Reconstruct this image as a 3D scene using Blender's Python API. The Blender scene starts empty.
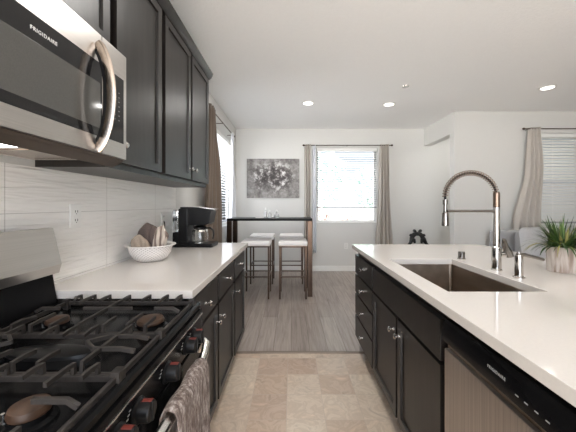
import bpy, bmesh, math, random
from mathutils import Vector, Matrix
random.seed(7)
PI = math.pi
SC = bpy.context.scene
COL = SC.collection
K = 290.0 / 280.0            # depth scale
def Y(v): return v * K

# ------------------------------------------------------------------ camera
cd = bpy.data.cameras.new('camera'); cam = bpy.data.objects.new('camera', cd); COL.objects.link(cam)
cam.location = (0, 0, 1.27); cam.rotation_euler = (PI/2, 0, 0)
cd.sensor_width = 36; cd.lens = 290 * 36 / 576
cd.shift_x = -3.5/576; cd.shift_y = -11/576; cd.clip_start = 0.02
SC.camera = cam
# ------------------------------------------------------------------ world, exposure, lamps
w = bpy.data.worlds.new('world'); SC.world = w; w.use_nodes = True
bg = w.node_tree.nodes['Background']; bg.inputs[1].default_value = 4.5
_nt = w.node_tree
def _n(t): return _nt.nodes.new('ShaderNode' + t)
_tc, _sp, _mr, _cr, _dt, _m2, _mu = _n('TexCoord'), _n('SeparateXYZ'), _n('MapRange'), _n('ValToRGB'), _n('VectorMath'), _n('MapRange'), _n('VectorMath')
_nt.links.new(_tc.outputs['Generated'], _sp.inputs[0]); _nt.links.new(_sp.outputs['Z'], _mr.inputs[0]); _mr.inputs[1].default_value = -1; _mr.inputs[2].default_value = 1
_nt.links.new(_mr.outputs[0], _cr.inputs[0])
_e = _cr.color_ramp.elements; _e[0].position = .47; _e[0].color = (1, .985, .965, 1); _e[1].position = .52; _e[1].color = (.50, .55, .62, 1)   # sunlit ground below, hazy sky above
_e2 = _e.new(.9); _e2.color = (.32, .35, .41, 1)
_dt.operation = 'DOT_PRODUCT'; _nt.links.new(_tc.outputs['Generated'], _dt.inputs[0]); _dt.inputs[1].default_value = (-.8, -.6, 0)      # left and rear brightened to light the room, front dimmed
_nt.links.new(_dt.outputs['Value'], _m2.inputs[0]); _m2.inputs[1].default_value = -.6; _m2.inputs[2].default_value = .5; _m2.inputs[3].default_value = .42; _m2.inputs[4].default_value = 1.75
_mu.operation = 'SCALE'; _nt.links.new(_cr.outputs[0], _mu.inputs[0]); _nt.links.new(_m2.outputs[0], _mu.inputs['Scale']); _nt.links.new(_mu.outputs[0], bg.inputs[0])
sd = bpy.data.lights.new('sun', 'SUN'); sd.energy = 7; sd.angle = .01; sd.color = (1, .97, .93)
so_ = bpy.data.objects.new('sun', sd); COL.objects.link(so_); so_.rotation_euler = (math.radians(40), 0, math.radians(8))
SC.view_settings.view_transform = 'Standard'; SC.view_settings.look = 'None'
SC.view_settings.gamma = 1; SC.view_settings.use_curve_mapping = False
SC.view_settings.exposure = 0.58
SC.cycles.use_denoising = True
SC.cycles.max_bounces = 10; SC.cycles.diffuse_bounces = 6
SC.cycles.sample_clamp_indirect = 6
def lamp(name, loc, power, size, col=(1, .97, .93)):
    ld = bpy.data.lights.new(name, 'AREA'); ld.shape = 'DISK'; ld.size = size; ld.energy = power; ld.color = col
    o = bpy.data.objects.new(name, ld); COL.objects.link(o); o.location = loc; return o
for x, y, p in ((.24, Y(4.03), 5), (1.42, Y(4.08), 1.5), (3.2, Y(3.5), 1.5)):
    lamp('downlight_or_fill_lamp', (x, y, 2.71), p, .14)
for x, y, p in ((.10, 1.95, 9),):  # added fill lamp over the aisle, out of view, brightening floor and counters
    lamp('downlight_or_fill_lamp', (x, y, 2.70), p, .26)
lamp('hall_fill_lamp', (3.6, Y(4.95), 2.71), 7, .2, (1, .98, .95))  # added to brighten the hall, no fitting stands behind it

# ------------------------------------------------------------------ helpers
class MB:
    def __init__(s, origin=(0, 0, 0)):
        s.bm = bmesh.new(); s.o = Vector(origin)
    def merge(s, tb):
        mp = {}
        for v in tb.verts: mp[v] = s.bm.verts.new(v.co)
        for f in tb.faces:
            try: s.bm.faces.new([mp[v] for v in f.verts])
            except ValueError: pass
        tb.free(); return s
    def box(s, x0, x1, y0, y1, z0, z1, bev=0, seg=2):
        tb = bmesh.new(); bmesh.ops.create_cube(tb, size=1)
        for v in tb.verts:
            v.co = Vector(((x0+x1)/2 + v.co.x*abs(x1-x0), (y0+y1)/2 + v.co.y*abs(y1-y0), (z0+z1)/2 + v.co.z*abs(z1-z0)))
        if bev: bmesh.ops.bevel(tb, geom=tb.edges[:], offset=bev, segments=seg, profile=.5, affect='EDGES')
        return s.merge(tb)
    def prism(s, pts, axis, a0, a1, bev=0):
        tb = bmesh.new()
        def P(p, a): return {'x': (a, p[0], p[1]), 'y': (p[0], a, p[1]), 'z': (p[0], p[1], a)}[axis]
        A = [tb.verts.new(P(p, a0)) for p in pts]; B = [tb.verts.new(P(p, a1)) for p in pts]
        tb.faces.new(A); tb.faces.new(B[::-1]); n = len(pts)
        for i in range(n): tb.faces.new((A[i], B[i], B[(i+1) % n], A[(i+1) % n]))
        bmesh.ops.recalc_face_normals(tb, faces=tb.faces[:])
        if bev: bmesh.ops.bevel(tb, geom=tb.edges[:], offset=bev, segments=2, profile=.5, affect='EDGES')
        return s.merge(tb)
    def tube(s, pts, r, n=10, closed=False, flat=None):
        pts = [Vector(p) for p in pts]; N = len(pts); rs = r if isinstance(r, (list, tuple)) else [r]*N
        tan = []
        for i in range(N):
            a = pts[(i-1) % N] if closed or i > 0 else pts[i]; b = pts[(i+1) % N] if closed or i < N-1 else pts[i]
            tan.append((b-a).normalized())
        up = Vector((0, 0, 1)) if abs(tan[0].z) < .9 else Vector((0, 1, 0))
        u = (up - tan[0]*up.dot(tan[0])).normalized(); rings = []
        for i in range(N):
            u = (u - tan[i]*u.dot(tan[i])).normalized(); v = tan[i].cross(u)
            fu, fv = flat if flat else (1, 1)
            rings.append([s.bm.verts.new(pts[i] + (u*fu*math.cos(2*PI*k/n+PI/n) + v*fv*math.sin(2*PI*k/n+PI/n))*rs[i]) for k in range(n)])
        for i in range(N if closed else N-1):
            A, B = rings[i], rings[(i+1) % N]
            for k in range(n): s.bm.faces.new((A[k], A[(k+1) % n], B[(k+1) % n], B[k]))
        if not closed:
            s.bm.faces.new(rings[0][::-1]); s.bm.faces.new(rings[-1])
        return s
    def bar(s, a, b, wd):            # square bar
        return s.tube([a, b], wd*.7071, n=4)
    def lathe(s, prof, c=(0, 0, 0), axis='z', n=28, close=False, squash=(1, 1)):
        c = Vector(c)
        def P(r, h, t):
            x, y = r*math.cos(t)*squash[0], r*math.sin(t)*squash[1]
            if axis == 'z': return c + Vector((x, y, h))
            if axis == 'x': return c + Vector((h, x, y))
            if axis == '-x': return c + Vector((-h, x, -y))
            return c + Vector((x, h, y))
        rings = []
        for r, h in prof:
            if r < 1e-6: rings.append([s.bm.verts.new(P(0, h, 0))])
            else: rings.append([s.bm.verts.new(P(r, h, 2*PI*k/n)) for k in range(n)])
        for A, B in zip(rings, rings[1:]):
            for k in range(n):
                a0, a1 = A[k % len(A)], A[(k+1) % len(A)]; b0, b1 = B[k % len(B)], B[(k+1) % len(B)]
                q = []
                for v in (a0, a1, b1, b0):
                    if v not in q: q.append(v)
                if len(q) > 2: s.bm.faces.new(q)
        if len(rings[0]) > 1 and not close: pass
        return s
    def grid(s, fn, nu, nv, wrap=False):
        V = [[s.bm.verts.new(fn(i/nu, j/nv)) for j in range(nv+1)] for i in range(nu if wrap else nu+1)]
        L = len(V)
        for i in range(nu):
            for j in range(nv): s.bm.faces.new((V[i][j], V[(i+1) % L][j], V[(i+1) % L][j+1], V[i][j+1]))
        return s
    def build(s, name, mat, parent=None, ang=35, recalc=True):
        bm = s.bm
        if recalc: bmesh.ops.recalc_face_normals(bm, faces=bm.faces[:])
        for v in bm.verts: v.co -= s.o
        for f in bm.faces: f.smooth = True
        for e in bm.edges:
            if len(e.link_faces) == 2 and e.calc_face_angle(0) > math.radians(ang): e.smooth = False
        me = bpy.data.meshes.new(name); bm.to_mesh(me); bm.free(); me.materials.append(mat)
        o = bpy.data.objects.new(name, me); COL.objects.link(o)
        if ang <= 40:
            wn = o.modifiers.new('normals', 'WEIGHTED_NORMAL'); wn.keep_sharp = True; wn.weight = 80
        if parent: o.parent = parent
        else: o.location = s.o
        return o
def tag(o, label=None, cat=None, group=None, kind=None):
    for k, v in (('label', label), ('category', cat), ('group', group), ('kind', kind)):
        if v: o[k] = v
    return o
def empty(name, loc, label, cat, group=None):
    o = bpy.data.objects.new(name, None); COL.objects.link(o); o.location = loc; o.empty_display_size = .05
    return tag(o, label, cat, group)
def struct(name, mb, mat): return tag(mb.build(name, mat), kind='structure')
def dup(root, loc, label, rotz=None):
    r = root.copy(); COL.objects.link(r); r.location = loc; r['label'] = label
    if rotz is not None: r.rotation_euler.z = rotz
    for ch in list(root.children):
        c = ch.copy(); COL.objects.link(c); c.parent = r
        for g in list(ch.children):
            d = g.copy(); COL.objects.link(d); d.parent = c
    return r

# ------------------------------------------------------------------ materials
def nodes(name):
    m = bpy.data.materials.new(name); m.use_nodes = True; nt = m.node_tree
    return m, nt, nt.nodes['Principled BSDF']
def N(nt, t, **kw):
    n = nt.nodes.new('ShaderNode' + t)
    for k, v in kw.items():
        if hasattr(n, k) and k not in n.inputs: setattr(n, k, v)
        else: n.inputs[k].default_value = v
    return n
def pos(nt, scale=(1, 1, 1)):
    g = N(nt, 'NewGeometry'); mp = N(nt, 'Mapping'); mp.inputs['Scale'].default_value = scale
    nt.links.new(g.outputs['Position'], mp.inputs['Vector']); return mp.outputs['Vector']
def ramp(nt, src, stops):
    r = N(nt, 'ValToRGB'); e = r.color_ramp.elements
    while len(e) < len(stops): e.new(.5)
    for el, (p, c) in zip(e, stops): el.position = p; el.color = (*c, 1)
    nt.links.new(src, r.inputs['Fac']); return r.outputs['Color']
def bump(nt, b, h, strength, dist=.01):
    bp = N(nt, 'Bump'); bp.inputs['Strength'].default_value = strength; bp.inputs['Distance'].default_value = dist
    nt.links.new(h, bp.inputs['Height']); nt.links.new(bp.outputs['Normal'], b.inputs['Normal'])
def M(name, col, rough=.5, metal=0, var=.06, scale=20, bmp=0, stretch=(1, 1, 1), bdist=.003, spec=.5, coat=0, sheen=0, trans=0, ior=1.45, emit=0):
    m, nt, b = nodes(name)
    n = N(nt, 'TexNoise'); n.inputs['Scale'].default_value = scale; n.inputs['Detail'].default_value = 4
    nt.links.new(pos(nt, stretch), n.inputs['Vector'])
    lo = tuple(max(0, c*(1-var)) for c in col); hi = tuple(min(1, c*(1+var)) for c in col)
    nt.links.new(ramp(nt, n.outputs['Fac'], [(.3, lo), (.7, hi)]), b.inputs['Base Color'])
    b.inputs['Roughness'].default_value = rough; b.inputs['Metallic'].default_value = metal
    b.inputs['Specular IOR Level'].default_value = spec; b.inputs['Coat Weight'].default_value = coat
    b.inputs['Coat Roughness'].default_value = .08
    b.inputs['Sheen Weight'].default_value = sheen; b.inputs['Transmission Weight'].default_value = trans; b.inputs['IOR'].default_value = ior
    if bmp: bump(nt, b, n.outputs['Fac'], bmp, bdist)
    if emit:
        b.inputs['Emission Color'].default_value = (1, .96, .9, 1); b.inputs['Emission Strength'].default_value = emit
    return m
m_wall = M('wall_paint', (.70, .695, .672), .6, var=.01, scale=60, bmp=.12)
m_dark_wall = M('light_cutting_wall', (.34, .31, .28), .6, var=.02, scale=60, bmp=.12)  # dark tone added to cut bounced light, real wall colour unknown
m_ceil = M('ceiling_paint', (.93, .93, .92), .7, var=.01, scale=60, bmp=.5, bdist=.006)
m_white = M('white_paint', (.86, .86, .84), .4, var=.01)
m_cab = M('dark_stained_wood', (.0145, .0120, .0105), .34, spec=.42, var=.35, scale=14, stretch=(3, 3, .25), bmp=.04, bdist=.001)
m_count = M('white_quartz', (.68, .645, .61), .07, var=.02, scale=130)
m_steel = M('brushed_steel', (.50, .475, .45), .30, metal=1, var=.06, scale=30, stretch=(1, .04, 12), bmp=.03, bdist=.0005)
m_steel2 = M('brushed_steel_door', (.50, .455, .42), .44, metal=1, var=.16, scale=25, stretch=(10, 10, .06), bmp=.03, bdist=.0005)
m_chrome = M('chrome', (.62, .60, .58), .10, metal=1, var=.02)
m_nickel = M('satin_nickel', (.75, .73, .70), .2, metal=1, var=.02)
m_brz2 = M('dark_bronze', (.26, .19, .145), .35, metal=1, var=.05)
m_bronze = M('brushed_bronze', (.40, .33, .27), .25, metal=1, var=.05)
m_dchrome = M('dark_chrome', (.27, .255, .24), .2, metal=1, var=.05)
m_hand = M('warm_brushed_steel', (.40, .34, .29), .22, metal=1, var=.05)
m_dim2 = M('soft_lettering', (.40, .40, .39), .5)
m_dim = M('dim_lettering', (.33, .33, .32), .5)
m_grille = M('brown_grille', (.05, .036, .027), .5)
m_gun = M('gunmetal', (.085, .057, .042), .28, metal=1, var=.15, scale=8)  # brown tint puts the floor's reflection into the metal colour
m_black = M('black_plastic', (.007, .007, .0075), .3, var=.1, spec=.22)
m_enamel = M('black_enamel', (.006, .006, .0065), .2, var=.1, spec=.12)
m_glass_b = M('black_glass', (.012, .012, .013), .05, var=.05)
m_mesh_b = M('grey_screen_glass', (.085, .085, .08), .08, var=.08, scale=300)
m_iron = M('cast_iron', (.032, .0275, .025), .5, spec=.42, var=.25, scale=60, bmp=.25, bdist=.001)
m_cap = M('brown_burner_enamel', (.055, .029, .017), .45, var=.35, scale=30)
m_red = M('red_marking', (.15, .028, .02), .4)
m_letter = M('pale_lettering', (.75, .75, .74), .4)
m_fab_w = M('white_upholstery', (.92, .89, .865), .8, var=.03, scale=200, bmp=.1)
m_cur_l = M('taupe_curtain_cloth', (.17, .13, .10), .9, var=.08, scale=150, bmp=.1, sheen=.2)
m_cur = M('grey_curtain_cloth', (.47, .43, .38), .9, var=.06, scale=150, bmp=.1, sheen=.2)
m_cur2 = M('light_grey_curtain_cloth', (.54, .50, .455), .9, var=.06, scale=150, bmp=.1)
m_lin = M('pale_curtain_cloth', (.74, .76, .80), .9, var=.04, scale=150, bmp=.1)
m_sofa = M('grey_sofa_cloth', (.43, .43, .44), .95, var=.2, scale=220, bmp=.3)
m_sink = M('brown_steel_sink', (.33, .27, .22), .38, metal=1, var=.18, scale=14, stretch=(1, .15, 1), bmp=.02)
m_plas = M('white_plastic', (.83, .82, .80), .35, var=.01)
m_slot = M('dark_slot', (.03, .03, .03), .6)
m_bask = M('white_ceramic', (.84, .80, .77), .3, var=.02)
m_tan = M('tan_linen', (.36, .29, .23), .95, var=.15, scale=200, bmp=.2)
m_umb = M('umber_linen', (.12, .09, .08), .95, var=.2, scale=200, bmp=.2)
m_leafy = None
m_soil = M('dark_soil', (.03, .022, .015), .9, var=.4, scale=120, bmp=.5)
m_sculp = M('black_sculpture', (.012, .012, .012), .35, var=.1)
m_tblack = M('black_lacquer', (.010, .010, .010), .3, var=.1, spec=.06)
m_wood_d = M('dark_wood', (.06, .045, .035), .4, var=.2, scale=12, stretch=(4, .4, 4))
m_strip = M('brown_strip', (.22, .17, .135), .4, var=.2, scale=12, stretch=(.4, 4, 4))
def glass(name, tint=(1, 1, 1), rough=0.0):
    m, nt, b = nodes(name); b.inputs['Base Color'].default_value = (*tint, 1); b.inputs['Roughness'].default_value = rough
    b.inputs['Transmission Weight'].default_value = 1; b.inputs['IOR'].default_value = 1.45
    n = N(nt, 'TexNoise'); n.inputs['Scale'].default_value = 6; bump(nt, b, n.outputs['Fac'], .01, .001); return m
m_glass = glass('clear_glass'); m_milk = M('milky_glass', (.86, .87, .87), .12, trans=.55)
m_smoke = glass('smoked_glass', (.62, .64, .66), .05)
def pane_mat():
    m = bpy.data.materials.new('window_glass'); m.use_nodes = True; nt = m.node_tree; nt.nodes.clear()
    o = N(nt, 'OutputMaterial'); t = N(nt, 'BsdfTransparent'); g = N(nt, 'BsdfGlossy'); g.inputs['Roughness'].default_value = .02
    mx = N(nt, 'MixShader'); lw = N(nt, 'Fresnel'); lw.inputs['IOR'].default_value = 1.3
    nt.links.new(lw.outputs[0], mx.inputs[0]); nt.links.new(t.outputs[0], mx.inputs[1]); nt.links.new(g.outputs[0], mx.inputs[2]); nt.links.new(mx.outputs[0], o.inputs[0])
    return m
m_pane = pane_mat()
def translucent(name, col, amount=.5):
    m, nt, b = nodes(name); b.inputs['Base Color'].default_value = (*col, 1); b.inputs['Roughness'].default_value = .7
    n = N(nt, 'TexNoise'); n.inputs['Scale'].default_value = 90; bump(nt, b, n.outputs['Fac'], .08, .001)
    t = N(nt, 'BsdfTranslucent'); t.inputs['Color'].default_value = (*col, 1); mx = N(nt, 'MixShader'); mx.inputs[0].default_value = amount
    out = nt.nodes['Material Output']
    nt.links.new(b.outputs[0], mx.inputs[1]); nt.links.new(t.outputs[0], mx.inputs[2]); nt.links.new(mx.outputs[0], out.inputs[0]); return m
m_slat = translucent('mid_shade_slat', (.66, .72, .78), .1)  # white slats with blue-grey shade put into the colour, living window
m_slat_d = translucent('dark_shade_slat', (.31, .34, .37), .03)  # darker copy, shade put into the colour so back window lines show
m_rail = M('grey_rail', (.36, .36, .37), .5)
m_slat_w = translucent('lightened_slat', (.92, .93, .94), .7)  # lighter copy, brightness put into the colour for the side window
m_sheer = translucent('pale_sheer_cloth', (.80, .78, .76), .45)

def tile_floor():
    m, nt, b = nodes('beige_tile'); L = nt.links.new
    T = .23
    p = pos(nt, (1/T, 1/T, 1)); off = N(nt, 'VectorMath', operation='ADD'); off.inputs[1].default_value = (.13, .55, 0); L(p, off.inputs[0])
    fl = N(nt, 'VectorMath', operation='FLOOR'); L(off.outputs[0], fl.inputs[0])
    wn = N(nt, 'TexWhiteNoise'); wn.noise_dimensions = '2D'; L(fl.outputs[0], wn.inputs['Vector'])
    base = ramp(nt, wn.outputs['Value'], [(0, (.60, .455, .345)), (.3, (.69, .57, .455)), (.7, (.74, .63, .51)), (1, (.56, .42, .325))])
    sh = N(nt, 'VectorMath', operation='MULTIPLY_ADD'); L(wn.outputs['Color'], sh.inputs[0]); sh.inputs[1].default_value = (9, 9, 9); L(p, sh.inputs[2])
    n = N(nt, 'TexNoise'); n.inputs['Scale'].default_value = 1.6; n.inputs['Detail'].default_value = 7; n.inputs['Roughness'].default_value = .62; n.inputs['Distortion'].default_value = 1.2
    L(sh.outputs[0], n.inputs['Vector'])
    v = ramp(nt, n.outputs['Fac'], [(.28, (.62, .60, .58)), (.45, (.95, .95, .95)), (.52, (.80, .78, .76)), (.75, (1.12, 1.1, 1.08))])
    mu = N(nt, 'MixRGB', blend_type='MULTIPLY'); mu.inputs[0].default_value = 1; L(base, mu.inputs[1]); L(v, mu.inputs[2])
    fr = N(nt, 'VectorMath', operation='FRACTION'); L(off.outputs[0], fr.inputs[0])
    sp = N(nt, 'SeparateXYZ'); L(fr.outputs[0], sp.inputs[0])
    g = []
    for ax in 'XY':
        c = N(nt, 'Math', operation='SUBTRACT'); L(sp.outputs[ax], c.inputs[0]); c.inputs[1].default_value = .5
        a = N(nt, 'Math', operation='ABSOLUTE'); L(c.outputs[0], a.inputs[0]); g.append(a)
    mxx = N(nt, 'Math', operation='MAXIMUM'); L(g[0].outputs[0], mxx.inputs[0]); L(g[1].outputs[0], mxx.inputs[1])
    gt = N(nt, 'Math', operation='GREATER_THAN'); L(mxx.outputs[0], gt.inputs[0]); gt.inputs[1].default_value = .4935
    gm = N(nt, 'MixRGB'); L(gt.outputs[0], gm.inputs[0]); L(mu.outputs[0], gm.inputs[1]); gm.inputs[2].default_value = (.52, .43, .35, 1)
    L(gm.outputs[0], b.inputs['Base Color']); b.inputs['Roughness'].default_value = .3
    bump(nt, b, n.outputs['Fac'], .05, .002); return m
def plank_floor():
    m, nt, b = nodes('grey_plank'); L = nt.links.new
    g = N(nt, 'NewGeometry'); sp = N(nt, 'SeparateXYZ'); L(g.outputs['Position'], sp.inputs[0]); cb = N(nt, 'CombineXYZ')
    L(sp.outputs['Y'], cb.inputs['X']); L(sp.outputs['X'], cb.inputs['Y'])
    br = N(nt, 'TexBrick'); L(cb.outputs[0], br.inputs['Vector']); br.inputs['Scale'].default_value = 1
    br.inputs['Brick Width'].default_value = 1.25; br.inputs['Row Height'].default_value = .16; br.inputs['Mortar Size'].default_value = .0022
    br.inputs['Color1'].default_value = (.285, .240, .212, 1); br.inputs['Color2'].default_value = (.38, .33, .295, 1); br.inputs['Mortar'].default_value = (.17, .135, .115, 1)
    br.inputs['Bias'].default_value = 0; br.offset = .37
    mp = N(nt, 'Mapping'); mp.inputs['Scale'].default_value = (2.2, 34, 1); L(cb.outputs[0], mp.inputs[0])
    n = N(nt, 'TexNoise'); n.inputs['Scale'].default_value = 1; n.inputs['Detail'].default_value = 6; n.inputs['Roughness'].default_value = .65; n.inputs['Distortion'].default_value = .6; L(mp.outputs[0], n.inputs['Vector'])
    v = ramp(nt, n.outputs['Fac'], [(.3, (.70, .68, .66)), (.6, (1.15, 1.15, 1.15))])
    mu = N(nt, 'MixRGB', blend_type='MULTIPLY'); mu.inputs[0].default_value = 1; L(br.outputs['Color'], mu.inputs[1]); L(v, mu.inputs[2])
    L(mu.outputs[0], b.inputs['Base Color']); b.inputs['Roughness'].default_value = .38; bump(nt, b, n.outputs['Fac'], .05, .002); return m
def wave_tile():
    m, nt, b = nodes('wave_tile'); L = nt.links.new
    g = N(nt, 'NewGeometry'); sp = N(nt, 'SeparateXYZ'); L(g.outputs['Position'], sp.inputs[0])
    mp = N(nt, 'Mapping'); mp.inputs['Scale'].default_value = (0, 4.0, 55); L(g.outputs['Position'], mp.inputs[0])
    n = N(nt, 'TexNoise'); n.inputs['Scale'].default_value = 1; n.inputs['Detail'].default_value = 1.0; n.inputs['Distortion'].default_value = .5; L(mp.outputs[0], n.inputs['Vector'])
    def cell(out, off, size, wdt):
        a = N(nt, 'Math', operation='SUBTRACT'); L(out, a.inputs[0]); a.inputs[1].default_value = off
        d = N(nt, 'Math', operation='DIVIDE'); L(a.outputs[0], d.inputs[0]); d.inputs[1].default_value = size
        r = N(nt, 'Math', operation='ROUND'); L(d.outputs[0], r.inputs[0]); e = N(nt, 'Math', operation='SUBTRACT'); L(d.outputs[0], e.inputs[0]); L(r.outputs[0], e.inputs[1])
        ab = N(nt, 'Math', operation='ABSOLUTE'); L(e.outputs[0], ab.inputs[0]); lt = N(nt, 'Math', operation='LESS_THAN'); L(ab.outputs[0], lt.inputs[0]); lt.inputs[1].default_value = wdt/size
        return lt.outputs[0]
    j1 = cell(sp.outputs['Y'], Y(1.61), Y(.573), .0016); j2 = cell(sp.outputs['Z'], 1.237, .31, .0014)
    mx = N(nt, 'Math', operation='MAXIMUM'); L(j1, mx.inputs[0]); L(j2, mx.inputs[1])
    c = N(nt, 'MixRGB'); L(mx.outputs[0], c.inputs[0]); c.inputs[1].default_value = (.86, .845, .82, 1); c.inputs[2].default_value = (.54, .52, .50, 1)
    L(c.outputs[0], b.inputs['Base Color']); b.inputs['Roughness'].default_value = .28
    bump(nt, b, n.outputs['Fac'], .85, .012); return m
def stripe_mat():
    m, nt, b = nodes('striped_linen'); L = nt.links.new
    tc = N(nt, 'TexCoord'); wv = N(nt, 'TexWave'); wv.inputs['Scale'].default_value = 9; wv.bands_direction = 'X'; L(tc.outputs['Object'], wv.inputs['Vector'])
    L(ramp(nt, wv.outputs['Fac'], [(.25, (.22, .165, .135)), (.45, (.58, .50, .43))]), b.inputs['Base Color']); b.inputs['Roughness'].default_value = .9; return m
def towel_mat():
    m, nt, b = nodes('mottled_towel'); L = nt.links.new
    n = N(nt, 'TexNoise'); n.inputs['Scale'].default_value = 75; n.inputs['Detail'].default_value = 5; n.inputs['Roughness'].default_value = .7; L(pos(nt, (1, 1, .35)), n.inputs['Vector'])
    L(ramp(nt, n.outputs['Fac'], [(.38, (.10, .07, .06)), (.52, (.22, .175, .155)), (.66, (.50, .45, .42))]), b.inputs['Base Color']); b.inputs['Roughness'].default_value = .95
    bump(nt, b, n.outputs['Fac'], .6, .004); return m
def art_mat():
    m, nt, b = nodes('abstract_paint'); L = nt.links.new
    n = N(nt, 'TexNoise'); n.inputs['Scale'].default_value = 7.5; n.inputs['Detail'].default_value = 9; n.inputs['Roughness'].default_value = .78; n.inputs['Distortion'].default_value = .15; L(pos(nt), n.inputs['Vector'])
    n2 = N(nt, 'TexNoise'); n2.inputs['Scale'].default_value = 1.7; n2.inputs['Detail'].default_value = 2; L(pos(nt), n2.inputs['Vector'])
    a = ramp(nt, n.outputs['Fac'], [(.40, (.03, .024, .024)), (.485, (.09, .078, .075)), (.515, (.25, .23, .22)), (.54, (.42, .40, .39)), (.585, (.80, .79, .78))])
    ds = N(nt, 'VectorMath', operation='DISTANCE'); L(pos(nt, (1, 0, 1.25)), ds.inputs[0]); ds.inputs[1].default_value = (-.42, 0, 1.82*1.25)
    ad = N(nt, 'Math', operation='MULTIPLY_ADD'); L(n2.outputs['Fac'], ad.inputs[0]); ad.inputs[1].default_value = .55; L(ds.outputs['Value'], ad.inputs[2])
    f = ramp(nt, ad.outputs[0], [(.50, (0, 0, 0)), (.72, (1, 1, 1))])
    mx = N(nt, 'MixRGB'); L(f, mx.inputs[0]); L(a, mx.inputs[1]); 
    c2 = ramp(nt, n.outputs['Fac'], [(.38, (.12, .108, .105)), (.5, (.25, .235, .225)), (.62, (.38, .365, .35))]); L(c2, mx.inputs[2])
    L(mx.outputs[0], b.inputs['Base Color']); b.inputs['Roughness'].default_value = .6; return m
def leaf_mat():
    m, nt, b = nodes('blade_leaf'); L = nt.links.new
    g = N(nt, 'NewGeometry')
    L(ramp(nt, g.outputs['Random Per Island'], [(0, (.022, .05, .015)), (.55, (.05, .10, .025)), (.8, (.11, .17, .04)), (1, (.34, .30, .10))]), b.inputs['Base Color'])
    b.inputs['Roughness'].default_value = .42; return m
def pot_mat():
    m, nt, b = nodes('whitewashed_wood'); L = nt.links.new
    n = N(nt, 'TexNoise'); n.inputs['Scale'].default_value = 1; n.inputs['Detail'].default_value = 6; n.inputs['Distortion'].default_value = .8; L(pos(nt, (38, 38, 5)), n.inputs['Vector'])
    L(ramp(nt, n.outputs['Fac'], [(.33, (.26, .19, .15)), (.5, (.47, .40, .35)), (.68, (.60, .55, .50))]), b.inputs['Base Color']); b.inputs['Roughness'].default_value = .6; bump(nt, b, n.outputs['Fac'], .2, .003); return m
def lattice_mat():
    m, nt, b = nodes('pierced_white'); L = nt.links.new
    tc = N(nt, 'TexCoord'); sp = N(nt, 'SeparateXYZ'); L(tc.outputs['Object'], sp.inputs[0])
    at = N(nt, 'Math', operation='ARCTAN2'); L(sp.outputs['Y'], at.inputs[0]); L(sp.outputs['X'], at.inputs[1])
    def tri(src, k, ph=0):
        mu = N(nt, 'Math', operation='MULTIPLY'); L(src, mu.inputs[0]); mu.inputs[1].default_value = k
        si = N(nt, 'Math', operation='SINE'); L(mu.outputs[0], si.inputs[0]); return si.outputs[0]
    a = tri(at.outputs[0], 34); z = tri(sp.outputs['Z'], 400)
    pr = N(nt, 'Math', operation='MULTIPLY'); L(a, pr.inputs[0]); L(z, pr.inputs[1])
    L(ramp(nt, pr.outputs[0], [(.35, (.82, .78, .75)), (.6, (.50, .46, .43))]), b.inputs['Base Color']); b.inputs['Roughness'].default_value = .4; return m
m_tile, m_plank, m_wave = tile_floor(), plank_floor(), wave_tile()
m_stripe, m_towel, m_art, m_leaf, m_pot, m_lat = stripe_mat(), towel_mat(), art_mat(), leaf_mat(), pot_mat(), lattice_mat()
m_bush = M('glare_paled_leaf', (.60, .72, .66), .7, var=.3, scale=8)  # leaf colour paled to stand for outdoor overexposure
m_gnd = M('pale_gravel', (.74, .71, .66), .9, var=.1, scale=30)
m_fence = M('pale_fence', (.80, .76, .70), .8, var=.06, scale=10)

# ------------------------------------------------------------------ room shell
WX = -1.07                       # left wall face
BY = Y(5.395)                    # back wall face
LY = Y(4.40)                     # living room wall face
CH = 2.74
TR = Y(2.41)                     # floor transition
RX = 6.6
struct('floor_kitchen', MB().box(WX-.1, RX, -2.4, TR, -.1, 0), m_tile)
struct('floor_dining', MB().box(WX-.1, RX, TR, BY+.14, -.1, 0), m_plank)
struct('trim_1', MB().prism([(TR-.02, 0), (TR-.010, .007), (TR+.010, .007), (TR+.02, 0)], 'x', -.50, .64), m_strip)
struct('ceiling', MB().box(WX-.1, RX, -2.4, BY+.14, CH, CH+.1), m_ceil)
def wall_hole(name, axis, c0, c1, a0, a1, hole, mat):
    # wall slab: normal along axis, between c0..c1 on it; a0..a1 along the wall; hole (h0,h1,z0,z1)
    h0, h1, z0, z1 = hole; mb = MB()
    A = [a0, h0, h1, a1]; Z = [0, z0, z1, CH]
    bm = mb.bm; V = {}
    for ci, c in enumerate((c0, c1)):
        for i, a in enumerate(A):
            for j, z in enumerate(Z):
                V[ci, i, j] = bm.verts.new((c, a, z) if axis == 'x' else (a, c, z))
    for ci in (0, 1):
        for i in range(3):
            for j in range(3):
                if (i, j) != (1, 1): bm.faces.new((V[ci, i, j], V[ci, i+1, j], V[ci, i+1, j+1], V[ci, i, j+1]))
    loop_o = [(i, 0) for i in range(3)] + [(3, j) for j in range(3)] + [(i, 3) for i in (3, 2, 1)] + [(0, j) for j in (3, 2, 1)]
    loop_i = [(1, 1), (2, 1), (2, 2), (1, 2)]
    for lp in (loop_o, loop_i):
        for q in range(len(lp)):
            a, b = lp[q], lp[(q+1) % len(lp)]
            bm.faces.new((V[(0, *a)], V[(0, *b)], V[(1, *b)], V[(1, *a)]))
    return struct(name, mb, mat)
W1 = (.47, 1.66, .925, 2.37)
W2 = (Y(3.5), Y(5.1), .925, 2.37)
W3 = (3.90, 5.15, .95, 2.40)
wall_hole('wall_back', 'y', BY, BY+.14, WX-.1, 4.7, W1, m_wall)
wall_hole('wall_left', 'x', WX-.1, WX, -2.4, BY, W2, m_wall)
wall_hole('wall_living', 'y', LY, LY+.13, 2.56, RX, W3, m_wall)
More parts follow.
